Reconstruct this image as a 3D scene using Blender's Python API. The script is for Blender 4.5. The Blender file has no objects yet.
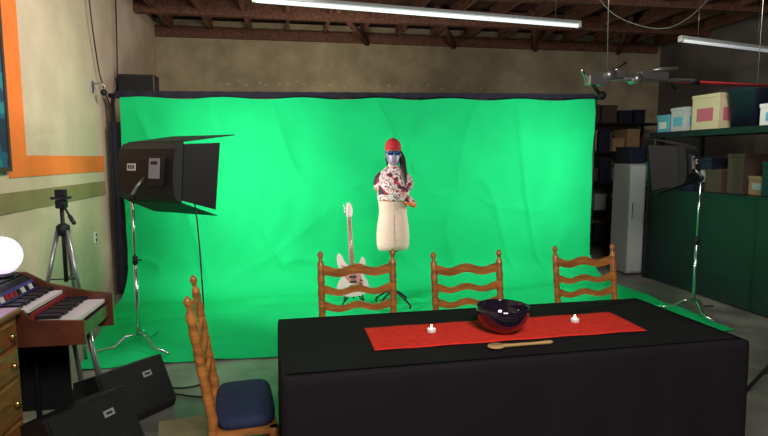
import bpy, bmesh, math, random
from mathutils import Vector, Matrix, noise
random.seed(7)
S = bpy.context.scene
try:
    S.view_settings.view_transform = 'Standard'
except Exception:
    pass
rad = math.radians

# ------------------------------------------------------------------ materials
def mat(name, c, rough=0.6, metal=0.0, var=0.0, scale=5.0, bump=0.0, bscale=None, emit=None, es=0.0,
        trans=0.0, stretch=(1, 1, 1), c2=None, coat=0.0, spec=0.5):
    m = bpy.data.materials.new(name); m.use_nodes = True
    nt = m.node_tree; p = nt.nodes['Principled BSDF']
    p.inputs['Base Color'].default_value = (*c, 1)
    p.inputs['Roughness'].default_value = rough
    p.inputs['Metallic'].default_value = metal
    p.inputs['Specular IOR Level'].default_value = spec
    if coat: p.inputs['Coat Weight'].default_value = coat
    if trans: p.inputs['Transmission Weight'].default_value = trans
    if emit:
        p.inputs['Emission Color'].default_value = (*emit, 1)
        p.inputs['Emission Strength'].default_value = es
    if var or c2 or bump:
        tc = nt.nodes.new('ShaderNodeTexCoord'); mp = nt.nodes.new('ShaderNodeMapping')
        mp.inputs['Scale'].default_value = stretch
        nt.links.new(tc.outputs['Object'], mp.inputs['Vector'])
    if var or c2:
        n = nt.nodes.new('ShaderNodeTexNoise'); n.inputs['Scale'].default_value = scale
        n.inputs['Detail'].default_value = 6
        nt.links.new(mp.outputs[0], n.inputs['Vector'])
        r = nt.nodes.new('ShaderNodeValToRGB')
        r.color_ramp.elements[0].position = 0.35; r.color_ramp.elements[1].position = 0.65
        a = tuple(x * (1 - var) for x in c); b = c2 if c2 else tuple(min(1, x * (1 + var)) for x in c)
        r.color_ramp.elements[0].color = (*a, 1); r.color_ramp.elements[1].color = (*b, 1)
        nt.links.new(n.outputs['Fac'], r.inputs['Fac']); nt.links.new(r.outputs['Color'], p.inputs['Base Color'])
    if bump:
        n2 = nt.nodes.new('ShaderNodeTexNoise'); n2.inputs['Scale'].default_value = bscale or scale * 4
        n2.inputs['Detail'].default_value = 4
        nt.links.new(mp.outputs[0], n2.inputs['Vector'])
        bp = nt.nodes.new('ShaderNodeBump'); bp.inputs['Strength'].default_value = bump
        bp.inputs['Distance'].default_value = 0.02
        nt.links.new(n2.outputs['Fac'], bp.inputs['Height']); nt.links.new(bp.outputs[0], p.inputs['Normal'])
    return m

def patches(name, cols, scale=10, rough=0.8):
    m = bpy.data.materials.new(name); m.use_nodes = True
    nt = m.node_tree; p = nt.nodes['Principled BSDF']; p.inputs['Roughness'].default_value = rough
    tc = nt.nodes.new('ShaderNodeTexCoord'); n = nt.nodes.new('ShaderNodeTexNoise')
    n.inputs['Scale'].default_value = scale; n.inputs['Detail'].default_value = 2
    nt.links.new(tc.outputs['Object'], n.inputs['Vector'])
    r = nt.nodes.new('ShaderNodeValToRGB'); r.color_ramp.interpolation = 'CONSTANT'
    e = r.color_ramp.elements
    e[0].position = 0; e[0].color = (*cols[0][1], 1); e[1].position = cols[1][0]; e[1].color = (*cols[1][1], 1)
    for pos, c in cols[2:]:
        k = e.new(pos); k.color = (*c, 1)
    nt.links.new(n.outputs['Fac'], r.inputs['Fac']); nt.links.new(r.outputs['Color'], p.inputs['Base Color'])
    return m

M = {}
M['green'] = mat('chroma_green_cloth', (0.008, 0.54, 0.170), 0.85, var=0.07, scale=1.5, bump=0.15, bscale=9, spec=0.12)
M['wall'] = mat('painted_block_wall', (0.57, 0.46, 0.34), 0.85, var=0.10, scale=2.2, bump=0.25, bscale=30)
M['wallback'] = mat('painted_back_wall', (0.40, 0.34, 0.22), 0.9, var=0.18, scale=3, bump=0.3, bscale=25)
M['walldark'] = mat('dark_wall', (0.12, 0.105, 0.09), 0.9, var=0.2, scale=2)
M['floor'] = mat('concrete_floor', (0.21, 0.195, 0.18), 0.42, var=0.35, scale=2.5, bump=0.06, bscale=40)
M['ceil'] = mat('ceiling_boards', (0.085, 0.038, 0.024), 0.8, var=0.4, scale=4, stretch=(1, 8, 1))
M['joist'] = mat('joist_wood', (0.15, 0.063, 0.037), 0.75, var=0.4, scale=5, stretch=(6, 0.6, 6))
M['orange'] = mat('orange_paint', (0.80, 0.18, 0.03), 0.75, var=0.10, scale=3)
M['olive'] = mat('olive_paint', (0.24, 0.20, 0.085), 0.8, var=0.12, scale=3)
M['canvas'] = patches('painting_canvas', [(0, (0.01, 0.03, 0.06)), (0.42, (0.01, 0.10, 0.17)), (0.52, (0.02, 0.22, 0.25)), (0.6, (0.02, 0.05, 0.12)), (0.7, (0.2, 0.1, 0.03))], 3)
M['oak'] = mat('honey_oak', (0.44, 0.165, 0.038), 0.35, var=0.35, scale=8, stretch=(1, 1, 5), coat=0.3)
M['blue'] = mat('blue_cushion', (0.014, 0.024, 0.075), 0.85, var=0.15, scale=40, bump=0.2, bscale=90)
M['cloth'] = mat('black_tablecloth', (0.009, 0.007, 0.010), 0.8, var=0.15, scale=2, bump=0.15, bscale=5, spec=0.25)
M['red'] = mat('red_runner', (0.78, 0.026, 0.014), 0.8, var=0.1, scale=30, bump=0.15, bscale=60)
M['black'] = mat('black_plastic', (0.012, 0.012, 0.013), 0.45)
M['blackcloth'] = mat('black_drape', (0.008, 0.009, 0.022), 0.9, var=0.2, scale=8)
M['blackmetal'] = mat('black_metal', (0.012, 0.012, 0.013), 0.55, spec=0.3)
M['chrome'] = mat('chrome_steel', (0.7, 0.7, 0.72), 0.22, metal=1)
M['steel'] = mat('grey_steel', (0.42, 0.42, 0.43), 0.35, metal=0.8)
M['white'] = mat('white_plastic', (0.75, 0.75, 0.74), 0.4)
M['whitem'] = mat('white_enamel', (0.50, 0.53, 0.53), 0.4)
M['greybox'] = mat('grey_panel', (0.32, 0.34, 0.35), 0.5)
M['ivory'] = mat('ivory_key', (0.82, 0.80, 0.74), 0.25)
M['cream'] = mat('dress_form_linen', (0.82, 0.62, 0.50), 0.8, var=0.04, scale=40, bump=0.1, bscale=120)
M['skin'] = mat('mannequin_head_paint', (0.26, 0.24, 0.34), 0.35, var=0.1, scale=9)
M['cap'] = mat('red_cap_cotton', (0.50, 0.02, 0.03), 0.8, var=0.15, scale=30)
M['hair'] = mat('dark_hair', (0.02, 0.012, 0.010), 0.5, var=0.4, scale=20, stretch=(8, 8, 1))
M['lens'] = mat('blue_lens', (0.01, 0.05, 0.22), 0.08, metal=0.4)
M['shirt'] = patches('printed_shirt', [(0, (0.03, 0.03, 0.05)), (0.38, (0.5, 0.04, 0.06)), (0.44, (0.72, 0.66, 0.64)), (0.55, (0.25, 0.10, 0.12)), (0.60, (0.70, 0.66, 0.64)), (0.67, (0.75, 0.2, 0.04))], 12)
M['shirtorange'] = mat('orange_hem', (0.8, 0.18, 0.03), 0.8)
M['gwhite'] = mat('guitar_white_finish', (0.60, 0.51, 0.48), 0.4)
M['pick'] = mat('pickguard', (0.50, 0.20, 0.20), 0.3)
M['maple'] = mat('maple_neck', (0.36, 0.23, 0.14), 0.4)
M['shelfgreen'] = mat('dark_green_enamel', (0.005, 0.014, 0.016), 0.5, var=0.15, scale=3)
M['card'] = mat('cardboard', (0.30, 0.19, 0.10), 0.85, var=0.1, scale=6)
M['boxcream'] = mat('cream_box', (0.60, 0.52, 0.33), 0.8)
M['boxpink'] = mat('pink_box', (0.50, 0.12, 0.18), 0.7)
M['boxteal'] = mat('teal_box', (0.12, 0.42, 0.55), 0.6)
M['bin'] = mat('dark_blue_bin', (0.012, 0.016, 0.035), 0.4)
M['boxbrown'] = mat('brown_case', (0.06, 0.035, 0.025), 0.7)
M['organwood'] = mat('organ_walnut', (0.12, 0.036, 0.018), 0.35, var=0.3, scale=6, stretch=(1, 6, 1), coat=0.3)
M['purple'] = mat('purple_panel', (0.10, 0.03, 0.28), 0.35)
M['chest'] = mat('pine_chest', (0.30, 0.12, 0.035), 0.4, var=0.3, scale=6, stretch=(1, 1, 6), coat=0.3)
M['brass'] = mat('brass', (0.7, 0.5, 0.2), 0.3, metal=1)
M['globe'] = mat('lit_globe', (0.9, 0.85, 1), 0.4, emit=(0.86, 0.70, 1.0), es=1.1)
M['tube'] = mat('fluorescent_tube', (0.9, 0.9, 0.9), 0.4, emit=(0.9, 0.95, 1.0), es=0.9)
M['tubedim'] = mat('fluorescent_tube_dim', (0.8, 0.85, 0.85), 0.4, emit=(0.9, 0.95, 1.0), es=0.3)
M['glass'] = mat('smoked_glass', (0.045, 0.03, 0.065), 0.03, coat=1.0, trans=0.65)
M['wax'] = mat('candle_wax', (0.85, 0.8, 0.75), 0.5, emit=(1, .85, .7), es=0.4)
M['flame'] = mat('candle_flame', (1, 0.9, 0.7), 0.5, emit=(1, .85, .6), es=6)
M['spoon'] = mat('wooden_spoon', (0.55, 0.34, 0.14), 0.55, var=0.1, scale=10)
M['grille'] = mat('speaker_grille', (0.008, 0.008, 0.009), 0.7, bump=0.6, bscale=150)
M['mat'] = mat('tan_board', (0.42, 0.32, 0.20), 0.85, var=0.1, scale=6)
M['redm'] = mat('red_cable', (0.35, 0.02, 0.03), 0.5)
M['tape'] = mat('masking_patch', (0.55, 0.50, 0.38), 0.85)

# ------------------------------------------------------------------ builder
class B:
    def __init__(s, name):
        s.name = name; s.bm = bmesh.new(); s.mats = []
    def mi(s, m):
        if m not in s.mats: s.mats.append(m)
        return s.mats.index(m)
    def add(s, verts, faces, m, smooth=False, mx=None):
        i = s.mi(m)
        vs = [s.bm.verts.new((mx @ Vector(v)) if mx else Vector(v)) for v in verts]
        for f in faces:
            try:
                fc = s.bm.faces.new([vs[k] for k in f]); fc.material_index = i; fc.smooth = smooth
            except ValueError:
                pass
        return vs
    def box(s, c, d, m, rot=None, bev=0.0, mx=None):
        t = bmesh.new(); bmesh.ops.create_cube(t, size=1)
        for v in t.verts: v.co = Vector((v.co.x * d[0], v.co.y * d[1], v.co.z * d[2]))
        if bev: bmesh.ops.bevel(t, geom=list(t.edges), offset=bev, segments=2, affect='EDGES', profile=0.6)
        t.verts.index_update()
        R = Matrix.Translation(c)
        if rot: R = R @ Matrix.Rotation(rot[2], 4, 'Z') @ Matrix.Rotation(rot[1], 4, 'Y') @ Matrix.Rotation(rot[0], 4, 'X')
        if mx: R = mx @ R
        s.add([v.co.copy() for v in t.verts], [[v.index for v in f.verts] for f in t.faces], m, False, R)
        t.free()
    def rings(s, rings, m, cap=True, smooth=True, mx=None, closed=False):
        n = len(rings[0]); V = [p for r in rings for p in r]; F = []
        R = len(rings)
        for i in range(R if closed else R - 1):
            a = i * n; b = ((i + 1) % R) * n
            for j in range(n):
                k = (j + 1) % n
                F.append([a + j, a + k, b + k, b + j])
        if cap and not closed:
            F.append(list(range(n))[::-1]); F.append([(R - 1) * n + j for j in range(n)])
        s.add(V, F, m, smooth, mx)
    def tube(s, pts, r, m, seg=10, cap=True, mx=None, closed=False):
        pts = [Vector(p) for p in pts]; rs = r if isinstance(r, (list, tuple)) else [r] * len(pts)
        out = []; prev = None; L = len(pts)
        for i, p in enumerate(pts):
            if closed: t = pts[(i + 1) % L] - pts[i - 1]
            else: t = pts[min(i + 1, L - 1)] - pts[max(i - 1, 0)]
            t.normalize()
            if prev is None:
                u = t.orthogonal().normalized()
            else:
                u = (prev - t * prev.dot(t)).normalized()
            prev = u; w = t.cross(u)
            out.append([p + (u * math.cos(2 * math.pi * k / seg) + w * math.sin(2 * math.pi * k / seg)) * rs[i] for k in range(seg)])
        s.rings(out, m, cap, True, mx, closed)
    def cyl(s, a, b, r, m, r2=None, seg=16, mx=None):
        s.tube([a, b], [r, r if r2 is None else r2], m, seg, True, mx)
    def lathe(s, prof, m, c=(0, 0, 0), seg=24, mx=None, cap=True):
        out = [[Vector((c[0] + r * math.cos(2 * math.pi * k / seg), c[1] + r * math.sin(2 * math.pi * k / seg), c[2] + z)) for k in range(seg)] for r, z in prof]
        s.rings(out, m, cap, True, mx)
    def loft(s, secs, m, seg=28, mx=None, e=2.0):
        out = []
        for z, cx, cy, rx, ry in secs:
            ring = []
            for k in range(seg):
                a = 2 * math.pi * k / seg; ca, sa = math.cos(a), math.sin(a)
                ring.append(Vector((cx + rx * math.copysign(abs(ca) ** (2 / e), ca), cy + ry * math.copysign(abs(sa) ** (2 / e), sa), z)))
            out.append(ring)
        s.rings(out, m, True, True, mx)
    def prism(s, pts, axis, a, b, m, mx=None, smooth=False):
        def P(p, t):
            if axis == 'x': return (t, p[0], p[1])
            if axis == 'y': return (p[0], t, p[1])
            return (p[0], p[1], t)
        n = len(pts); V = [P(p, a) for p in pts] + [P(p, b) for p in pts]
        F = [list(range(n))[::-1], list(range(n, 2 * n))]
        i = s.mi(m)
        vs = s.add(V, F, m, False, mx)
        for k in range(n):
            try:
                f = s.bm.faces.new([vs[k], vs[(k + 1) % n], vs[n + (k + 1) % n], vs[n + k]]); f.material_index = i; f.smooth = smooth
            except ValueError: pass
    def grid(s, fn, nu, nv, m, smooth=True, mx=None):
        V = [fn(i / nu, j / nv) for j in range(nv + 1) for i in range(nu + 1)]
        F = [[j * (nu + 1) + i, j * (nu + 1) + i + 1, (j + 1) * (nu + 1) + i + 1, (j + 1) * (nu + 1) + i] for j in range(nv) for i in range(nu)]
        s.add(V, F, m, smooth, mx)
    def ball(s, c, r, m, sc=(1, 1, 1), mx=None, seg=20):
        secs = []
        for i in range(1, 16):
            a = -math.pi / 2 + math.pi * i / 16
            secs.append((c[2] + r * sc[2] * math.sin(a), c[0], c[1], r * sc[0] * math.cos(a), r * sc[1] * math.cos(a)))
        s.loft(secs, m, seg, mx)
    def done(s, loc=(0, 0, 0), rz=0.0, recalc=True):
        if recalc: bmesh.ops.recalc_face_normals(s.bm, faces=list(s.bm.faces))
        me = bpy.data.meshes.new(s.name); s.bm.to_mesh(me); s.bm.free()
        for m in s.mats: me.materials.append(M[m])
        o = bpy.data.objects.new(s.name, me); bpy.context.collection.objects.link(o)
        o.location = loc; o.rotation_euler = (0, 0, rz)
        return o

def adopt(child, parent):
    bpy.context.view_layer.update()
    child.parent = parent; child.matrix_parent_inverse = parent.matrix_world.inverted()

def area(name, loc, target, size, energy, color, sy=None, parent=None, spread=180):
    l = bpy.data.lights.new(name, 'AREA'); l.energy = energy; l.color = color; l.size = size
    if sy: l.shape = 'RECTANGLE'; l.size_y = sy
    l.spread = rad(spread)
    o = bpy.data.objects.new(name, l); bpy.context.collection.objects.link(o)
    o.location = loc; d = Vector(target) - Vector(loc)
    o.rotation_euler = d.to_track_quat('-Z', 'Y').to_euler()
    if parent: adopt(o, parent)
    return o

# ------------------------------------------------------------------ room shell
XL, XR, YB, YF, ZC = -2.1, 6.8, 9.5, -3.0, 3.65
b = B('floor'); b.box(((XL + XR) / 2, (YB + YF) / 2, -0.05), (XR - XL + .4, YB - YF + .4, 0.1), 'floor'); b.done()
b = B('ceiling'); b.box(((XL + XR) / 2, (YB + YF) / 2, ZC + 0.23), (XR - XL + .4, YB - YF + .4, 0.06), 'ceil')
x = XL + 0.25
while x < XR:
    b.box((x, (YB + YF) / 2, ZC + 0.1), (0.05, YB - YF - .02, 0.2), 'joist'); x += 0.61
for y in (8.3, 6.9, 2.0):
    b.box(((XL + XR) / 2, y, ZC + 0.05), (XR - XL - .02, 0.12, 0.22), 'joist')
b.done()
b = B('trim_3')
for xx in (.6, 2.1, 3.6, 5.2):
    b.tube([(xx, 8.0, ZC + .12), (xx + .7, 9.42, ZC - .14)], .05, 'joist', 4)
b.box((2.3, 9.47, ZC - .05), (8.8, .05, .16), 'joist')
b.done()
b = B('wall_left'); b.box((XL - .1, (YB + YF) / 2, 1.9), (.2, YB - YF + .4, 3.8), 'wall'); b.done()
b = B('wall_back'); b.box(((XL + XR) / 2, YB + .1, 1.9), (XR - XL, .2, 3.8), 'wallback')
xx = -1.5
while xx < 4.4:
    b.box((xx, YB - .003, 2.82 + random.uniform(-.03, .05)), (random.uniform(.03, .07), .004, random.uniform(.012, .03)), 'tape', rot=(0, random.uniform(-.9, .9), 0))
    xx += random.uniform(.08, .32)
b.done()
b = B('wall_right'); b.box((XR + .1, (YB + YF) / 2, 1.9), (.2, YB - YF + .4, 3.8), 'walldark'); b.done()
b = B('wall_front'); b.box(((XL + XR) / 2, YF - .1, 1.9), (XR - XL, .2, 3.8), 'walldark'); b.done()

b = B('trim_1')
b.box((XL + .003, 5.775, 1.535), (.006, 1.85, .17), 'orange')
b.box((XL + .003, 4.70, 2.135), (.006, .30, 1.37), 'orange')
b.box((XL + .003, 4.1, 2.90), (.006, 1.5, .16), 'orange')
b.done()
b = B('trim_2'); b.box((XL + .003, 4.6, 1.262), (.006, 4.2, .155), 'olive'); b.done()
b = B('framed_painting')
b.box((XL + .018, 3.965, 2.15), (.02, 1.08, 1.24), 'canvas')
for yy in (3.42, 4.52): b.box((XL + .022, yy, 2.15), (.036, .03, 1.3), 'boxbrown')
for zz in (1.515, 2.785): b.box((XL + .022, 3.97, zz), (.034, 1.07, .03), 'boxbrown')
b.done()

# ------------------------------------------------------------------ green screen
b = B('green_screen_backdrop')
YS = 6.65
def screen(u, v):
    xw = -1.88 + u * 5.74
    top = 2.27 + 0.07 * u + 0.012 * math.sin(u * 40)
    P1, P2, P3 = top - .35, .45, 1.95
    tot = P1 + P2 + P3; d = v * tot
    if d < P1:
        z = top - d; y = YS; k = 0
    elif d < P1 + P2:
        a = (d - P1) / P2 * math.pi / 2
        z = .35 - .343 * math.sin(a); y = YS - .343 * (1 - math.cos(a)); k = (d - P1) / P2
    else:
        z = .007; y = YS - .343 - (d - P1 - P2); k = 1
    nz = noise.noise(Vector((xw * 1.1, d * .9, 3.3)))
    n2 = noise.noise(Vector((xw * .6, d * .7, 9.1)))
    n3 = noise.noise(Vector((xw * .9, d * .25, 4.4)))
    f1 = 1 - abs(math.sin(2.2 * (xw * .9 + d * .55) + 3.0 * n2))
    f2 = 1 - abs(math.sin(2.9 * (xw * .85 - d * .6) + 3.5 * n3))
    f3 = 1 - abs(math.sin(1.7 * (xw * .35 + d * 1.1) + 2.5 * nz))
    w = .036 * f1 ** 3 + .030 * f2 ** 5 + .018 * f3 ** 6 + .008 * math.sin(13 * (xw * .9 + d * .3) + 5 * nz) + .05 * n3
    w *= min(1, d / .5 + .25)
    fo = .014 * abs(math.sin(5 * (xw * .5 + d * .9) + 6 * nz)) ** 3 + .010 * abs(noise.noise(Vector((xw * 3, d * 3, 1))))
    q = max(0, (d - P1 - P2) / P3)
    xo = xw + (.25 * (u - .5) + .08) * k * 0.9 + .30 * q * (1 - u) ** 2
    yo = y - w * (1 - k)
    zo = z + fo * k
    yo += .05 * noise.noise(Vector((xw * .8, 0, 5))) * q
    return (xo, yo, zo)
b.grid(screen, 230, 190, 'green')
sc = b.done(recalc=False)
b = B('backdrop_support_frame')
b.cyl((-2.02, 6.74, 2.30), (3.98, 6.74, 2.38), .026, 'blackmetal')
for xx, zt in ((-1.98, 2.31), (3.92, 2.38)):
    b.cyl((xx, 6.74, .35), (xx, 6.74, zt), .02, 'blackmetal')
    b.cyl((xx, 6.74, .02), (xx, 6.74, .4), .014, 'blackmetal')
    b.cyl((xx, 6.74, .6), (xx, 7.15, .012), .01, 'blackmetal'); b.cyl((xx, 6.74, .6), (xx + .09, 6.9, .012), .01, 'blackmetal'); b.cyl((xx, 6.74, .6), (xx - .06, 6.95, .012), .01, 'blackmetal')
def drape(u, v):
    xx = -1.95 + u * 5.85
    return (xx, 6.70 - .012 * math.sin(xx * 30), 2.35 + .075 * u - v * (.085 + .03 * noise.noise(Vector((xx * 2, 0, 0)))))
b.grid(drape, 200, 3, 'blackcloth')
b.grid(lambda u, v: (-2.03 + u * .12, 6.72 + .01 * math.sin(u * 12), 2.0 - v * 1.95), 12, 4, 'blackcloth')
b.done(recalc=False)

# ------------------------------------------------------------------ dining table and cloth
TC = (1.009, 2.541); TR = rad(2.5); TW, TD = 2.15, .80
b = B('dining_table')
b.box((0, 0, .715), (TW - .04, TD - .04, .04), 'oak', bev=.005)
for sx in (-1, 1):
    for sy in (-1, 1):
        b.box((sx * (TW / 2 - .12), sy * (TD / 2 - .1), .35), (.07, .07, .69), 'oak', bev=.006)
b.box((0, 0, .65), (TW - .25, TD - .22, .08), 'oak')
b.done((TC[0], TC[1], 0), TR)
b = B('tablecloth')
per = []
def edge(a, c, n):
    return [(a[0] + (c[0] - a[0]) * i / n, a[1] + (c[1] - a[1]) * i / n) for i in range(n)]
hw, hd = TW / 2, TD / 2
crn = [(-hw, -hd), (hw, -hd), (hw, hd), (-hw, hd)]
nrm = []
for i in range(4):
    n = 110 if i % 2 == 0 else 44
    e = edge(crn[i], crn[(i + 1) % 4], n); per += e
    nn = [(0, -1), (1, 0), (0, 1), (-1, 0)][i]
    nx = [(0, -1), (1, 0), (0, 1), (-1, 0)][i - 1]
    for k in range(n):
        nrm.append(((nn[0] + nx[0]) * .7, (nn[1] + nx[1]) * .7) if k == 0 else nn)
rings = []
prof = [(-.03, .7515), (-.008, .7515), (0, .748), (.004, .74), (.006, .70), (.008, .6), (.009, .45), (.010, .3), (.011, .15), (.012, .02)]
for off, z in prof:
    ring = []
    dep = max(0, (.74 - z) / .72)
    for k, (p, n) in enumerate(zip(per, nrm)):
        am = .3 if n[0] < -.9 else 1.0
        w = am * dep * (.013 * math.sin(k * .42 + 2.0 * noise.noise(Vector((k * .06, z * .5, 0)))) + .020 * noise.noise(Vector((p[0] * 2, p[1] * 2, z * 1.5))))
        ring.append(Vector((p[0] + n[0] * (off + w), p[1] + n[1] * (off + w), z)))
    rings.append(ring)
b.rings(rings, 'cloth', cap=False)
bm = b.bm; bm.verts.ensure_lookup_table()
f = bm.faces.new([bm.verts[i] for i in range(len(per))]); f.material_index = 0
b.done((TC[0], TC[1], 0), TR)

b = B('table_runner')
def run(u, v):
    return (-.685 + u * 1.37 + .012 * (v - .5), -.165 + v * .33, .7565 + .0012 * math.sin(u * 30 + v * 4))
b.grid(run, 60, 16, 'red')
o = b.done((1.03, 2.52, 0), TR)
sm = o.modifiers.new('thick', 'SOLIDIFY'); sm.thickness = .002

b = B('glass_bowl')
pr = [(.045, 0), (.06, .004), (.095, .03), (.118, .06), (.127, .095), (.128, .125), (.125, .127), (.122, .12), (.12, .095), (.11, .062), (.088, .036), (.05, .012), (.005, .010)]
b.lathe(pr, 'glass', seg=48)
for i in range(26):
    a = random.uniform(0, 6.28); r = random.uniform(0, .07)
    b.ball((r * math.cos(a), r * math.sin(a), .036 + random.uniform(0, .03)), random.uniform(.012, .02), random.choice(['bin', 'black', 'black', 'purple', 'steel']), (1.3, .8, .8), seg=10)
b.done((1.0, 2.48, .761))
for k, (xx, yy) in enumerate([(.655, 2.52), (1.425, 2.56)]):
    b = B('tealight_candle')
    b.lathe([(.021, 0), (.022, .002), (.022, .017), (.0205, .018), (.0205, .015), (.002, .015)], 'white')
    b.lathe([(.020, .002), (.020, .016), (.003, .0165)], 'wax')
    b.ball((0, 0, .027), .0065, 'flame', (.8, .8, 1.7), seg=8)
    b.done((xx, yy, .760))
b = B('wooden_spoon')
b.tube([(-.12, 0, .012), (-.10, 0, .012), (-.06, 0, .011), (.06, 0, .010), (.14, 0, .010), (.155, 0, .010)], [.006, .010, .008, .007, .009, .005], 'spoon')
b.ball((-.125, 0, .013), .034, 'spoon', (1.2, .9, .34))
b.ball((-.125, 0, .021), .024, 'card', (1.2, .85, .18))
b.done((1.01, 2.27, .753), rad(4))

# ------------------------------------------------------------------ ladder-back chairs
def chair_mesh(cushion, SD=.345, sh=0.0):
    b = B('ladder_back_chair'); W = .43
    for sx in (-1, 1):
        x = sx * W / 2
        rp = lambda z: (x * (1.0 + .05 * (z - .45)), (.0 if z < .45 else (z - .45) * .16), z)
        zs = [0, .03, .1, .2, .32, .45, .5, .56, .62, .68, .70, .72, .78, .84, .86, .88, .915, .93, .945, .965, .98, .992]
        rr = [.012, .016, .019, .017, .021, .023, .021, .023, .020, .023, .018, .023, .020, .023, .018, .020, .021, .012, .011, .019, .014, .003]
        b.tube([rp(z) for z in zs], rr, 'oak', 12)
        fx = sx * (W / 2 + .02)
        b.tube([(fx, -SD, z) for z in (0, .03, .1, .16, .2, .3, .36, .43 - sh)], [.013, .017, .02, .014, .022, .018, .023, .02], 'oak', 12)
        for z in (.15, .28):
            b.cyl((x, 0, z), (fx, -SD, z), .010, 'oak', seg=8)
    for z in (.13, .26): b.cyl((-W / 2 - .02, -SD, z), (W / 2 + .02, -SD, z), .011, 'oak', seg=8)
    b.cyl((-W / 2, 0, .2), (W / 2, 0, .2), .010, 'oak', seg=8)
    for zc in (.535, .635, .735, .85):
        y0 = (zc - .45) * .16; hw = W / 2 * (1.0 + .05 * (zc - .45)) + .002
        top = zc > .8
        n = 36; V = []
        for i in range(n + 1):
            t = -1 + 2 * i / n
            wave = .015 * math.cos(t * math.pi * 2.0) - .006 * math.cos(t * math.pi)
            tp = zc + (.032 if top else .025) + wave + (.014 * (1 - t * t) if top else .004)
            bt = zc - .022 + wave * .75 + .010 * (1 - t * t)
            yy = y0 + .022 * (1 - t * t)
            V += [(t * hw, yy - .009, tp), (t * hw, yy - .009, bt), (t * hw, yy + .009, bt), (t * hw, yy + .009, tp)]
        F = []
        for i in range(n):
            a, c = 4 * i, 4 * i + 4
            for k in range(4): F.append([a + k, a + (k + 1) % 4, c + (k + 1) % 4, c + k])
        b.add(V, F, 'oak', False)
    sp = [(-W / 2 - .01, .0), (W / 2 + .01, .0), (W / 2 + .035, -SD - .015), (-W / 2 - .035, -SD - .015)]
    b.prism(sp, 'z', .405 - sh, .43 - sh, 'oak')
    secs = []
    for z, k in ((.425, .95), (.435, 1.0), (.455, 1.02), (.472, .97), (.48, .85), (.484, .5), (.485, .05)):
        secs.append((z - sh, 0, -SD / 2 - .0125, (W / 2 + .015) * k, SD / 2 * k))
    b.loft(secs, cushion, 40, e=5.0)
    return b.done()
c0 = chair_mesh('blue'); c0.location = (.405, 3.39, 0); c0.rotation_euler = (0, 0, rad(1)); c0.scale = (1.06, 1, 1.02)
me = c0.data
for loc, rz, sc_ in (((1.15, 3.42, 0), rad(2), (1.05, 1, .99)), ((2.08, 3.56, 0), rad(2), (1.04, 1, .985))):
    o = bpy.data.objects.new('ladder_back_chair', me); bpy.context.collection.objects.link(o)
    o.location = loc; o.rotation_euler = (0, 0, rz); o.scale = sc_
c4 = chair_mesh('blue', .262, .035); c4.location = (-.385, 2.60, 0); c4.rotation_euler = (0, 0, rad(90 + 6.5)); c4.scale = (1, 1, 1.03)

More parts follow.
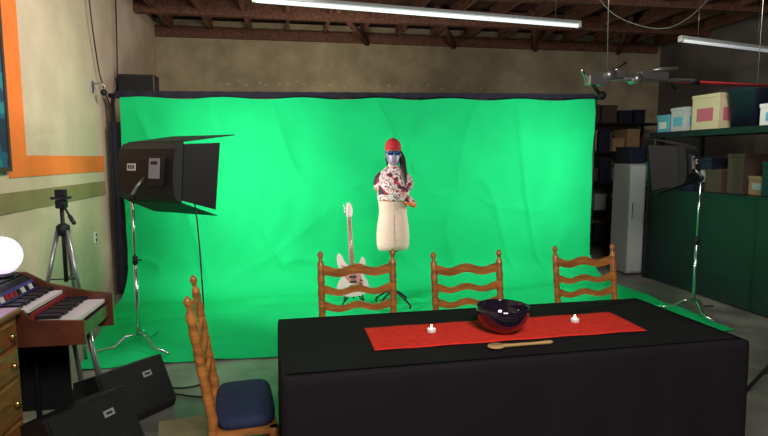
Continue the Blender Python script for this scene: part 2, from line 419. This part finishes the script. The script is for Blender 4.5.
# ------------------------------------------------------------------ studio lights
def studio_light(loc, rz, tilt, zc, off, legs_rot, power, zpole, tgt, side, ks=1.0, topf=.46):
    b = B('studio_flood_light')
    b.cyl((0, 0, .12), (0, 0, .75), .016, 'chrome'); b.cyl((0, 0, .7), (0, 0, zpole), .012, 'chrome')
    b.cyl((0, 0, .72), (0, 0, .78), .022, 'blackmetal'); b.cyl((.0, 0, .75), (.05, 0, .75), .007, 'blackmetal')
    for k in range(3):
        a = legs_rot + k * 2 * math.pi / 3
        d = Vector((math.cos(a), math.sin(a), 0))
        b.tube([d * .015 + Vector((0, 0, .13 + k * .015)), d * .10 + Vector((0, 0, .125)), d * .18 + Vector((0, 0, .05)), d * .36 + Vector((0, 0, .034))], .011, 'chrome', 8)
    mx = Matrix.Translation((off[0], off[1], zc)) @ Matrix.Rotation(rz, 4, 'Z') @ Matrix.Rotation(tilt, 4, 'X') @ Matrix.Scale(ks, 4)
    L = .33
    prof = [(.0, -.225), (-.035, -.215), (-.07, -.17), (-.082, -.09), (-.085, 0), (-.082, .09), (-.07, .17), (-.035, .215), (.0, .225)]
    b.prism(prof, 'x', -L, L, 'blackmetal', mx)
    # recessed bright face with tubes just in front of the shell
    b.box((0, .004, 0), (2 * L - .04, .006, .40), 'white', mx=mx)
    for z in (-.13, -.045, .045, .13):
        b.cyl((-L + .03, .020, z), (L - .03, .020, z), .013, 'tube', seg=10, mx=mx)
    def flap(p0, p1, grow):
        (y0, z0), (y1, z1) = p0, p1
        V = [(-L, y0, z0), (L, y0, z0), (L + grow, y1, z1), (-L - grow, y1, z1)]
        V += [(a, c, d + .006) for a, c, d in V]
        b.add(V, [[0, 1, 2, 3], [7, 6, 5, 4], [0, 4, 5, 1], [1, 5, 6, 2], [2, 6, 7, 3], [3, 7, 4, 0]], 'blackmetal', False, mx)
    flap((0, .225), (topf, .33), .05); flap((0, -.23), (.30, -.32), .05)
    for sx in (-1, 1):
        V = [(sx * L, 0, -.21), (sx * L, 0, .21), (sx * (L + .07), .28, .25), (sx * (L + .07), .26, -.27)]
        V += [(a + .005 * sx, c, d) for a, c, d in V]
        b.add(V, [[0, 1, 2, 3], [7, 6, 5, 4], [0, 4, 5, 1], [1, 5, 6, 2], [2, 6, 7, 3], [3, 7, 4, 0]], 'blackmetal', False, mx)
    b.box((.16 * side, -.095, .0), (.16, .04, .22), 'blackmetal', bev=.008, mx=mx)
    b.box((.16 * side, -.117, .02), (.12, .004, .15), 'greybox', mx=mx)
    b.box((.16 * side, -.120, .06), (.07, .003, .025), 'black', mx=mx)
    b.box((-.15 * side, -.088, .03), (.10, .004, .055), 'white', mx=mx)
    for q in (-.028, 0, .028): b.box((-.15 * side + q, -.091, .03), (.016, .003, .03), 'black', mx=mx)
    b.tube([(0, 0, zpole - .03), (0, 0, zpole + .02), tuple(mx @ Vector((0, -.14, -.12))), tuple(mx @ Vector((0, -.08, -.05)))], .012, 'steel', 8)
    b.ball((0, 0, zpole), .03, 'blackmetal')
    o = b.done(loc)
    src = Vector(loc) + (mx @ Vector((0, .045, 0)))
    area('flood_lamp', src, tgt, .6 * ks, power, (1.0, .97, .93), .36 * ks, parent=o, spread=150)
    return o
studio_light((-1.27, 4.69, .022), rad(-40), rad(-5), 1.465, (.16, .06), rad(200), 66, 1.26, (1.5, 6.65, 1.15), 1, 1.06)
studio_light((4.0, 4.87, .022), rad(39), rad(-5), 1.51, (-.13, .06), rad(20), 62, 1.38, (1.2, 6.65, 1.15), -1, .86, .32)

def cable(name, pts, r=.005, m='black'):
    P = [Vector(p) for p in pts]; P = [P[0]] + P + [P[-1]]; out = []
    for i in range(1, len(P) - 2):
        for k in range(8):
            t = k / 8
            out.append(.5 * ((2 * P[i]) + (P[i + 1] - P[i - 1]) * t + (2 * P[i - 1] - 5 * P[i] + 4 * P[i + 1] - P[i + 2]) * t * t + (3 * P[i] - P[i - 1] - 3 * P[i + 1] + P[i + 2]) * t ** 3))
    out.append(P[-2])
    b = B(name); b.tube(out, r, m, 6); return b.done()
cable('power_cable', [(-.80, 4.62, 1.36), (-.76, 4.6, 1.1), (-.72, 4.5, .5), (-.70, 4.4, .035), (-.6, 4.0, .012), (-.75, 3.85, .012), (-1.0, 3.92, .012), (-1.3, 3.98, .012), (-1.6, 3.9, .012)], .007)
cable('extension_cord', [(-1.55, 3.80, .01), (-1.2, 3.93, .01), (-.72, 3.72, .01), (-.40, 3.55, .01), (-.32, 3.15, .01), (-.36, 3.0, .01)], .006)
cable('hanging_cable', [(XL + .05, 6.4, 3.6), (XL + .06, 6.35, 3.2), (XL + .05, 6.5, 2.7), (XL + .05, 6.62, 2.45), (XL + .06, 6.9, 2.2), (XL + .05, 7.2, 2.6), (XL + .05, 7.3, 3.55)], .008)
cable('ceiling_cable', [(3.6, 6.4, 3.64), (3.9, 6.3, 3.3), (4.4, 6.2, 3.15), (4.8, 6.2, 3.3), (5.1, 6.1, 3.64)], .005, 'greybox')

# ------------------------------------------------------------------ mannequin
b = B('dress_form_mannequin')
b.loft([(.62, 0, 0, .10, .08), (.625, 0, 0, .158, .115), (.68, 0, 0, .170, .122), (.78, 0, 0, .172, .125), (.88, 0, 0, .164, .118), (.97, 0, 0, .150, .108),
        (1.03, 0, 0, .144, .102), (1.10, 0, -.005, .150, .110), (1.2, 0, -.015, .160, .125), (1.28, 0, -.012, .162, .125), (1.36, 0, 0, .155, .10), (1.42, 0, 0, .13, .08), (1.455, 0, 0, .09, .06), (1.48, 0, 0, .055, .052), (1.54, 0, -.005, .048, .048)], 'cream', 36, e=2.3)
b.tube([(0, -.132, .63), (0, -.128, .78), (0, -.108, 1.0), (0, -.125, 1.12)], .0015, 'card', 6)
b.cyl((0, 0, .1), (0, 0, .63), .016, 'blackmetal')
b.lathe([(.05, .60), (.06, .61), (.06, .625)], 'boxbrown')
for k in range(4):
    a = rad(45 + 90 * k); d = Vector((math.cos(a), math.sin(a), 0))
    b.tube([Vector((0, 0, .17)), d * .1 + Vector((0, 0, .15)), d * .22 + Vector((0, 0, .07))], .011, 'blackmetal', 8)
    b.ball(tuple(d * .23 + Vector((0, 0, .045))), .026, 'black', (.5, 1, 1), seg=10)
secs = [(1.14, 0, -.01, .158, .130), (1.16, 0, -.01, .164, .136), (1.25, 0, -.015, .168, .140), (1.32, 0, -.012, .170, .130), (1.38, 0, 0, .162, .108), (1.43, 0, 0, .135, .090), (1.465, 0, 0, .095, .072), (1.49, 0, 0, .068, .062)]
b.loft(secs, 'shirt', 36, e=2.3)
for sx in (-1, 1):
    b.tube([(sx * .115, 0, 1.41), (sx * .150, -.01, 1.37), (sx * .168, -.03, 1.31), (sx * .16, -.06, 1.26)], [.04, .045, .042, .035], 'shirt', 16)
b.tube([(-.15, -.09, 1.24), (-.05, -.135, 1.24), (.05, -.15, 1.20), (.15, -.11, 1.15), (.20, -.07, 1.12)], [.03, .040, .042, .040, .03], 'shirt', 12)
b.tube([(.10, -.145, 1.145), (.16, -.115, 1.115), (.215, -.07, 1.09)], [.012, .024, .026], 'shirtorange', 12)
b.tube([(-.13, -.09, 1.36), (-.04, -.12, 1.31), (.06, -.145, 1.24)], [.022, .028, .028], 'shirt', 12)
hz = 1.50
b.loft([(hz + .0, 0, -.045, .022, .022), (hz + .012, 0, -.04, .04, .045), (hz + .04, 0, -.022, .058, .072), (hz + .075, 0, -.008, .068, .086), (hz + .115, 0, 0, .074, .094), (hz + .15, 0, .004, .076, .096), (hz + .19, 0, .008, .073, .092), (hz + .225, 0, .01, .055, .07), (hz + .245, 0, .01, .02, .03)], 'skin', 30)
b.tube([(0, -.092, hz + .125), (0, -.108, hz + .095), (0, -.112, hz + .08), (0, -.09, hz + .07)], [.008, .011, .014, .008], 'skin', 10)
b.ball((0, -.088, hz + .045), .018, 'cap', (1.2, .5, .38), seg=12)
for sx in (-1, 1):
    b.ball((sx * .076, .005, hz + .11), .026, 'skin', (.35, .7, 1.2), seg=12)
    b.ball((sx * .034, -.092, hz + .128), .030, 'lens', (1.1, .45, .75), seg=16)
    b.tube([(sx * .062, -.085, hz + .135), (sx * .08, -.04, hz + .135), (sx * .08, .01, hz + .125)], .004, 'black', 6)
b.cyl((-.03, -.1, hz + .14), (.03, -.1, hz + .14), .005, 'black', seg=6)
b.loft([(hz + .155, 0, .004, .083, .103), (hz + .17, 0, .004, .085, .105), (hz + .21, 0, .008, .083, .10), (hz + .245, 0, .012, .068, .08), (hz + .27, 0, .014, .04, .05), (hz + .28, 0, .014, .008, .01)], 'cap', 30)
b.loft([(hz + .158, .0, -.10, .07, .055), (hz + .166, .0, -.10, .074, .06), (hz + .172, 0, -.095, .06, .05)], 'cap', 24)
b.ball((0, .014, hz + .283), .009, 'cap', seg=8)
b.loft([(hz + .0, 0, .05, .06, .035), (hz + .06, 0, .045, .078, .055), (hz + .13, 0, .04, .082, .068), (hz + .17, 0, .035, .078, .066)], 'hair', 24)
b.tube([(.06, .03, hz + .15), (.095, .02, hz + .08), (.105, -.01, hz + .0), (.11, -.06, hz - .08), (.115, -.10, hz - .16), (.11, -.12, hz - .21)], [.03, .034, .034, .03, .022, .006], 'hair', 12)
b.done((1.035, 5.62, .022), rad(-4))

# ------------------------------------------------------------------ guitar on stand
b = B('electric_guitar')
out = [(0, 0), (.06, .003), (.115, .02), (.152, .06), (.16, .105), (.145, .155), (.118, .195), (.108, .235), (.118, .275), (.135, .315), (.138, .36), (.118, .395), (.098, .385), (.085, .35), (.06, .325), (.03, .318),
       (-.03, .318), (-.055, .33), (-.078, .37), (-.098, .42), (-.122, .445), (-.145, .425), (-.15, .37), (-.14, .31), (-.118, .265), (-.11, .23), (-.12, .19), (-.148, .15), (-.165, .10), (-.155, .055), (-.118, .018), (-.06, .002)]
b.prism(out, 'y', -.022, .022, 'gwhite', smooth=False)
pg = [(-.02, .30), (.03, .31), (.075, .34), (.09, .31), (.08, .25), (.085, .17), (.10, .11), (.06, .08), (.03, .13), (-.03, .14), (-.08, .2), (-.1, .27), (-.11, .33), (-.06, .31)]
b.prism(pg, 'y', -.0245, -.0215, 'pick')
b.prism([(-.027, .26), (.027, .26), (.021, .80), (-.021, .80)], 'y', -.034, -.012, 'maple')
b.prism([(-.021, .80), (.021, .80), (.036, .83), (.04, .88), (.030, .93), (.006, .955), (-.018, .945), (-.02, .92), (-.03, .89), (-.028, .84)], 'y', -.026, -.010, 'gwhite')
for i in range(6):
    b.cyl((-.025, -.02, .835 + i * .018), (-.048, -.02, .835 + i * .018), .006, 'chrome', seg=8)
    b.cyl((-.005 + i * .002, -.032, .835 + i * .018), (-.005 + i * .002, -.02, .835 + i * .018), .005, 'steel', seg=8)
    b.cyl((-.012 + i * .0048, -.036, .12), (-.010 + i * .004, -.036, .82), .0008, 'steel', seg=4)
for z in (.15, .2, .26): b.box((0, -.028, z), (.07, .012, .018), 'black', bev=.003)
b.box((0, -.028, .105), (.075, .014, .03), 'chrome', bev=.003)
for i, (px, pz) in enumerate([(.07, .13), (.09, .1), (.08, .16)]): b.lathe([(.01, 0), (.01, .012), (.008, .014)], 'black', mx=Matrix.Translation((px, -.022, pz)) @ Matrix.Rotation(rad(90), 4, 'X'), seg=12)
for i in range(12): b.box((0, -.035, .78 - .5 * (1 - .9 ** i) * 1.4), (.042, .001, .003), 'steel')
mxg = Matrix.Translation((0, -.02, .115)) @ Matrix.Rotation(rad(-9), 4, 'X') @ Matrix.Rotation(rad(-3), 4, 'Y') @ Matrix.Scale(1.05, 4)
for v in b.bm.verts: v.co = mxg @ v.co
g = b.done((.63, 5.72, .022), rad(-6))
b = B('guitar_stand')
b.tube([(-.15, -.14, .012), (-.1, -.07, .07), (-.05, .02, .12), (0, .09, .32), (0, .12, .55)], .010, 'blackmetal', 8)
b.tube([(.15, -.14, .012), (.1, -.07, .07), (.05, .02, .12), (0, .09, .32)], .010, 'blackmetal', 8)
b.tube([(0, .10, .35), (0, .2, .18), (0, .3, .012)], .010, 'blackmetal', 8)
for sx in (-1, 1):
    b.tube([(sx * .09, .06, .11), (sx * .10, -.02, .085), (sx * .10, -.07, .08), (sx * .10, -.085, .11)], .009, 'black', 8)
b.tube([(-.06, .07, .12), (.06, .07, .12)], .008, 'blackmetal', 8)
b.done((.63, 5.72, .022), rad(-6))

# ------------------------------------------------------------------ left side
b = B('camera_tripod')
for k, a in enumerate((-30, 90, 210)):
    d = Vector((math.cos(rad(a)), math.sin(rad(a)), 0))
    top = d * .035 + Vector((0, 0, 1.08)); mid = d * .16 + Vector((0, 0, .52)); bot = d * .28 + Vector((0, 0, .01))
    b.cyl(top, mid, .015, 'steel', seg=10); b.cyl(mid, bot, .012, 'chrome', seg=10)
    b.cyl(mid - d * .008 + Vector((0, 0, .03)), mid + d * .008 - Vector((0, 0, .03)), .019, 'black', seg=10); b.ball(tuple(bot + Vector((0, 0, .008))), .014, 'black', seg=8)
    b.cyl((0, 0, .72), d * .11 + Vector((0, 0, .73)), .005, 'blackmetal', seg=6)
b.cyl((0, 0, .70), (0, 0, 1.24), .014, 'blackmetal'); b.lathe([(.03, 1.04), (.045, 1.06), (.045, 1.11), (.02, 1.13)], 'blackmetal')
b.box((0, 0, 1.27), (.06, .08, .06), 'blackmetal', bev=.008); b.box((0, 0, 1.315), (.11, .09, .02), 'black', bev=.004)
b.box((0, 0, 1.35), (.07, .05, .05), 'blackmetal', bev=.006)
b.cyl((0, 0, 1.28), (.14, -.2, 1.17), .008, 'blackmetal'); b.cyl((.11, -.16, 1.195), (.16, -.23, 1.155), .014, 'black')
b.done((-1.64, 4.28, 0))

b = B('electric_organ')
y0, y1 = 2.98, 3.46
body = [(-2.0, .66), (-1.10, .66), (-1.10, .735), (-1.33, .745), (-1.33, .80), (-1.47, .81), (-1.50, .90), (-1.53, .925), (-2.0, .93)]
b.prism(body, 'y', y0 + .02, y1 - .02, 'black')
cheek = [(-2.02, .60), (-1.07, .60), (-1.07, .795), (-1.18, .81), (-1.42, .87), (-1.54, .94), (-2.02, .95)]
cheekn = [(-2.02, .64), (-1.07, .64), (-1.07, .765), (-1.32, .775), (-1.36, .83), (-1.46, .84), (-1.54, .94), (-2.02, .95)]
b.prism(cheekn, 'y', y0, y0 + .022, 'organwood'); b.prism(cheek, 'y', y1 - .022, y1, 'organwood')
b.box((-1.75, (y0 + y1) / 2, .932), (.4, y1 - y0 - .05, .008), 'black')
b.box((-1.096, (y0 + y1) / 2, .70), (.010, y1 - y0 - .05, .07), 'organwood')
b.box((-1.326, (y0 + y1) / 2, .79), (.010, y1 - y0 - .05, .035), 'redm')
nk = 19; kw = (y1 - y0 - .06) / nk
for i in range(nk):
    yy = y0 + .03 + kw * (i + .5)
    b.box((-1.215, yy, .757), (.21, kw * .86, .022), 'ivory', bev=.002)
    b.box((-1.40, yy, .820), (.125, kw * .86, .02), 'ivory', bev=.002)
    if i % 7 not in (2, 6):
        b.box((-1.265, yy + kw / 2, .777), (.12, kw * .6, .024), 'black', bev=.002)
        b.box((-1.425, yy + kw / 2, .84), (.075, kw * .6, .022), 'black', bev=.002)
b.box((-1.488, (y0 + y1) / 2, .875), (.012, y1 - y0 - .06, .06), 'purple', rot=(0, rad(-24), 0))
for i in range(9): b.box((-1.478, y0 + .06 + i * .045, .875), (.02, .018, .03), random.choice(['white', 'black', 'redm']), rot=(0, rad(-24), 0))
for xx in (-1.88, -1.5):
    for yy in (y0 + .05, y1 - .05):
        b.cyl((xx, yy, .0), (xx, yy, .66), .016, 'black')
b.cyl((-1.22, y1 - .05, .66), (-1.16, y1 + .06, .0), .014, 'steel'); b.cyl((-1.3, y1 - .05, .66), (-1.26, y1 + .02, .0), .014, 'steel')
b.box((-1.62, y1 - .04, .38), (.6, .015, .54), 'black')
b.done()
b = B('globe_lamp')
b.ball((0, 0, .116), .106, 'globe', seg=32); b.lathe([(.06, 0), (.065, .008), (.05, .018), (.035, .022)], 'black')
gl = b.done((-1.61, 3.34, .941))
pl = bpy.data.lights.new('globe_bulb', 'POINT'); pl.energy = 4; pl.color = (.65, .4, 1); pl.shadow_soft_size = .12
po = bpy.data.objects.new('globe_bulb', pl); bpy.context.collection.objects.link(po); po.location = (0, 0, .36); po.parent = gl

b = B('chest_of_drawers')
cx0, cx1, cy0, cy1, ch = -2.02, -1.36, 2.05, 2.92, .84
b.box(((cx0 + cx1) / 2, (cy0 + cy1) / 2, ch / 2 + .02), (cx1 - cx0, cy1 - cy0, ch - .04), 'chest', bev=.006)
b.box(((cx0 + cx1) / 2 + .01, (cy0 + cy1) / 2, ch + .01), (cx1 - cx0 + .03, cy1 - cy0 + .02, .03), 'chest', bev=.01)
b.box(((cx0 + cx1) / 2, (cy0 + cy1) / 2, .03), (cx1 - cx0 + .02, cy1 - cy0 + .01, .06), 'chest', bev=.006)
for i, (za, zb) in enumerate([(.09, .30), (.32, .52), (.54, .68), (.70, .81)]):
    for (ya, yb) in ((cy0 + .04, (cy0 + cy1) / 2 - .01), ((cy0 + cy1) / 2 + .01, cy1 - .04)):
        b.box((cx1 + .006, (ya + yb) / 2, (za + zb) / 2), (.02, yb - ya, zb - za), 'chest', bev=.006)
        for ky in (ya + .08, yb - .08):
            b.ball((cx1 + .035, ky, (za + zb) / 2), .016, 'brass', seg=10); b.cyl((cx1 + .01, ky, (za + zb) / 2), (cx1 + .03, ky, (za + zb) / 2), .006, 'brass', seg=8)
b.done()

def wedge(loc, rz, k=1.0, w=.24):
    b = B('floor_monitor_speaker'); w = w * k
    pr = [(-.17, 0), (.17, 0), (.19, .05), (.06, .30), (-.15, .22), (-.19, .08)]
    pr = [(p * k, q * k) for p, q in pr]
    b.prism(pr, 'x', -w, w, 'black')
    ax = Vector((0, -.13, .25)).normalized(); nr = Vector((0, .25, .13)).normalized()
    mx = Matrix.Translation((0, .125 * k, .175 * k)) @ Matrix(((1, 0, 0, 0), (0, ax.y, nr.y, 0), (0, ax.z, nr.z, 0), (0, 0, 0, 1)))
    b.box((0, 0, .006), (w * 1.86, .26 * k, .012), 'grille', bev=.004, mx=mx)
    b.box((-.08, .06, .0145), (.06, .035, .004), 'greybox', mx=mx); b.box((-.08, .06, .0175), (.035, .012, .002), 'black', mx=mx)
    for sx in (-1, 1):
        b.tube([(sx * (w + .002), -.06 * k, .15 * k), (sx * (w + .02), -.04 * k, .155 * k), (sx * (w + .02), .04 * k, .16 * k), (sx * (w + .002), .06 * k, .16 * k)], .007, 'steel', 6)
    for sx in (-1, 1):
        for yy in (-.13, .13): b.cyl((sx * (w - .04), yy * k, -.008), (sx * (w - .04), yy * k, .002), .015, 'black', seg=8)
    return b.done((loc[0], loc[1], .009), rz)
wedge((-1.06, 3.54), rad(-130), 1.07, .21)
wedge((-1.12, 2.97), rad(-125), 1.15, .2)
b = B('cardboard_sheet'); b.box((0, 0, .004), (.26, .36, .006), 'mat', bev=.001); b.done((-.66, 3.22, 0), rad(12))

b = B('wall_speaker'); b.box((0, 0, 0), (.42, .26, .22), 'black', bev=.01); b.box((.0, -.135, 0), (.38, .012, .18), 'grille', bev=.003)
b.box((-.225, 0, 0), (.06, .05, .05), 'blackmetal'); b.box((-.25, 0, 0), (.008, .12, .14), 'blackmetal'); b.done((XL + .256, 7.35, 2.50))
b = B('wall_hook'); b.box((.006, 0, 0), (.012, .08, .12), 'steel', bev=.003); b.tube([(.01, 0, .03), (.1, 0, .04), (.14, 0, 0), (.1, 0, -.04)], .01, 'steel', 8)
b.ball((.12, 0, -.06), .035, 'blackmetal'); b.done((XL, 6.45, 2.36))
b = B('wall_outlet'); b.box((.006, 0, 0), (.012, .08, .12), 'white', bev=.003)
for z in (-.028, .028): b.box((.013, 0, z), (.003, .035, .03), 'black')
b.done((XL, 6.3, .75))

# ------------------------------------------------------------------ right side: shelving
b = B('storage_shelving_unit')
fx, bx, ya, yb = 4.66, 5.4, 3.9, 6.62
b.box((fx + .02, (ya + yb) / 2, .60), (.03, yb - ya, 1.16), 'shelfgreen')
b.box(((fx + bx) / 2, (ya + yb) / 2, 1.19), (bx - fx, yb - ya, .03), 'shelfgreen')
b.box(((fx + bx) / 2, yb - .01, .6), (bx - fx, .02, 1.16), 'shelfgreen')
b.box(((fx + bx) / 2, (ya + yb) / 2, 1.89), (bx - fx, yb - ya, .03), 'shelfgreen')
b.box((fx, (ya + yb) / 2, 1.89), (.03, yb - ya, .07), 'shelfgreen')
for yy in (ya + .03, yb - .03):
    for xx in (fx, bx): b.box((xx, yy, .96), (.045, .045, 1.92), 'shelfgreen')
b.cyl((bx, ya, 1.25), (bx, 5.25, 1.85), .008, 'shelfgreen')
b.done()
def carton(name, c, d, m, lab=None, rz=0, lid=True, z=0.0):
    b = B(name); w, dp, h = d
    b.box((0, 0, h / 2), d, m, bev=.006)
    if lid: b.box((0, 0, h - .02), (w + .012, dp + .012, .04), m, bev=.004)
    if lab: b.box((-w / 2 - .002, 0, h * .45), (.004, dp * .6, h * .35), lab); b.box((0, -dp / 2 - .002, h * .45), (w * .6, .004, h * .35), lab)
    b.box((0, 0, h + .001), (w * .12, dp, .003), 'card')
    return b.done((c[0], c[1], z), rz)
zt = 1.906
carton('storage_box', (4.84, 6.46, 0), (.26, .22, .24), 'boxteal', 'white', .0, z=zt)
carton('storage_box', (4.84, 6.18, 0), (.26, .26, .31), 'whitem', 'boxteal', 0, z=zt)
carton('cardboard_box', (4.86, 5.74, 0), (.30, .40, .42), 'boxcream', 'boxpink', .04, z=zt)
carton('storage_box', (5.20, 5.85, 0), (.24, .4, .50), 'boxbrown', None, 0, z=zt)
b = B('plastic_bin')
b.loft([(0, 0, 0, .15, .17), (.40, 0, 0, .18, .21), (.41, 0, 0, .195, .225), (.43, 0, 0, .195, .225), (.44, 0, 0, .18, .21)], 'bin', 40, e=7); b.done((4.91, 5.26, zt))
carton('storage_box', (4.90, 4.80, 0), (.34, .38, .24), 'white', 'boxteal', 0, z=zt)
carton('cardboard_box', (5.22, 4.82, 0), (.2, .4, .48), 'boxbrown', None, 0, z=zt)
carton('cardboard_box', (4.95, 4.3, 0), (.4, .5, .3), 'card', None, 0, z=zt)
zm = 1.207
stuff = [(6.40, .24, .30, 'boxbrown'), (6.13, .22, .18, 'bin'), (5.88, .20, .40, 'bin'), (5.62, .24, .26, 'boxbrown'), (5.36, .22, .44, 'boxbrown'), (5.1, .24, .20, 'card'), (4.83, .24, .36, 'bin'), (4.56, .24, .46, 'boxbrown'), (4.28, .26, .3, 'greybox')]
for i, (yy, w, h, m) in enumerate(stuff):
    carton('storage_box' if m in ('bin', 'greybox') else 'cardboard_box', (4.95 + .05 * (i % 3), yy, 0), (.36, w, h), m, 'greybox' if i in (2, 5) else None, 0, z=zm)

b = B('white_cabinet')
b.box((0, 0, .77), (.24, .4, 1.5), 'greybox', bev=.01); b.box((0, -.206, .77), (.22, .012, 1.44), 'whitem', bev=.004)
b.box((-.08, -.22, .9), (.012, .02, .2), 'steel', bev=.004); b.box((0, 0, .012), (.2, .37, .024), 'black'); b.done((4.62, 6.98, 0))
carton('storage_box', (4.62, 6.98, 0), (.22, .34, .22), 'bin', None, 0, z=1.53)

b = B('metal_shelf_rack')
for xx in (4.75, 6.3):
    for yy in (8.6, 9.2): b.box((xx, yy, 1.1), (.04, .04, 2.2), 'blackmetal')
for z in (.2, .7, 1.2, 1.7, 2.18): b.box((5.525, 8.9, z), (1.6, .64, .025), 'blackmetal')
b.done()
for z in (.213, .713, 1.213, 1.713, 2.193):
    xx = 4.95
    while xx < 6.1:
        w = random.uniform(.20, .30); h = random.uniform(.2, .42)
        carton('cardboard_box', (xx + w / 2 - .1, 8.85, 0), (w - .03, .4, h), random.choice(['card', 'bin', 'boxbrown', 'greybox', 'boxteal', 'bin']), None, 0, z=z)
        xx += w + .02

# ------------------------------------------------------------------ overhead
def fluoro(p, q, m):
    b = B('fluorescent_light'); p = Vector(p); q = Vector(q); L = (q - p).length; a = math.atan2(q.y - p.y, q.x - p.x)
    b.prism([(-.035, 0), (.035, 0), (.025, .03), (-.025, .03)], 'x', -L / 2, L / 2, 'whitem')
    b.cyl((-L / 2 + .03, 0, -.022), (L / 2 - .03, 0, -.022), .018, m, seg=12)
    for sx in (-1, 1):
        b.box((sx * (L / 2 - .015), 0, -.012), (.03, .06, .05), 'white')
        b.cyl((sx * (L / 2 - .3), 0, .02), (sx * (L / 2 - .3), 0, ZC - .07 - p.z), .003, 'steel', seg=6)
    return b.done(((p.x + q.x) / 2, (p.y + q.y) / 2, p.z), a)
fluoro((-.32, 5.21, 3.02), (3.06, 5.63, 3.02), 'tube')
fluoro((4.54, 6.0, 3.0), (6.2, 6.42, 3.0), 'tubedim')

b = B('hanging_boom_arm')
b.cyl((-.05, 0, 0), (1.25, .0, -.02), .014, 'redm'); b.cyl((-.55, 0, .0), (.5, 0, 0), .018, 'steel')
b.box((-.46, 0, -.02), (.16, .08, .08), 'steel', bev=.01); b.box((-.28, 0, .03), (.10, .1, .06), 'steel', bev=.008)
b.cyl((-.36, -.06, .02), (-.36, .06, .02), .045, 'steel'); b.cyl((-.10, -.05, .0), (-.10, .05, 0), .04, 'steel')
b.box((.06, 0, .03), (.26, .07, .07), 'steel', bev=.01); b.cyl((.02, -.05, .07), (.25, -.05, .09), .014, 'steel')
b.cyl((-.50, 0, -.04), (-.42, 0, -.13), .015, 'blackmetal'); b.ball((-.40, 0, -.14), .035, 'blackmetal')
b.cyl((-.30, .02, .05), (-.18, .02, .13), .01, 'chrome'); b.cyl((.20, 0, .03), (.28, 0, -.07), .012, 'blackmetal')
b.cyl((-.55, 0, 0), (-.62, -.05, .05), .012, 'chrome')
b.cyl((.42, 0, -.005), (.50, 0, -.005), .026, 'blackmetal')
b.cyl((-.36, 0, .05), (-.38, .02, ZC - 2.33), .004, 'steel', seg=6); b.cyl((1.1, 0, .0), (1.15, .05, ZC - 2.33), .003, 'steel', seg=6)
b.done((2.88, 4.19, 2.24), rad(3))

b = B('light_stand')
b.cyl((0, 0, .3), (0, 0, 1.5), .013, 'blackmetal')
for k in range(3):
    a = rad(170 + 120 * k); d = Vector((math.cos(a), math.sin(a), 0))
    b.cyl((0, 0, .55), d * .45 + Vector((0, 0, .01)), .012, 'blackmetal'); b.cyl((0, 0, .25), d * .3 + Vector((0, 0, .185)), .006, 'blackmetal')
b.cyl((0, 0, .22), (0, 0, .6), .02, 'blackmetal')
b.cyl((0, 0, 1.48), (0, 0, 1.56), .02, 'blackmetal')
b.done((3.33, 2.98, 0))

# ------------------------------------------------------------------ lights
area('fill_light', (.6, -.6, 3.3), (.9, 3.2, .9), 1.0, 138, (1.0, .92, .84))  # added general room fill from behind the camera, no fixture there
area('fill_light', (0, 4.2, 3.35), (-1.9, 5.6, 2.0), .8, 38, (1.0, .90, .80), spread=120)  # added fill that lifts the left wall, not a fixture of the room
area('fill_light', (.6, 7.6, 2.6), (.2, 9.3, 3.2), 1.2, 11, (1.0, .88, .70), .4)  # added fill behind the backdrop, brightens the back wall
area('fill_light', (3.3, 3.9, 3.35), (5.0, 5.6, 1.8), .8, 15, (1.0, .93, .86), spread=110)  # added fill for the boxes on the right shelving, no real lamp
w = bpy.data.worlds.new('world'); S.world = w; w.use_nodes = True
w.node_tree.nodes['Background'].inputs[0].default_value = (.5, .5, .55, 1); w.node_tree.nodes['Background'].inputs[1].default_value = .05

# ------------------------------------------------------------------ camera
cd = bpy.data.cameras.new('camera'); cam = bpy.data.objects.new('camera', cd); bpy.context.collection.objects.link(cam)
cd.lens = 25.78; cd.sensor_width = 36; cam.location = (0, 0, 1.6)
cam.rotation_euler = (rad(90 - 6.23), 0, rad(-9.5)); cd.clip_start = .05
S.camera = cam
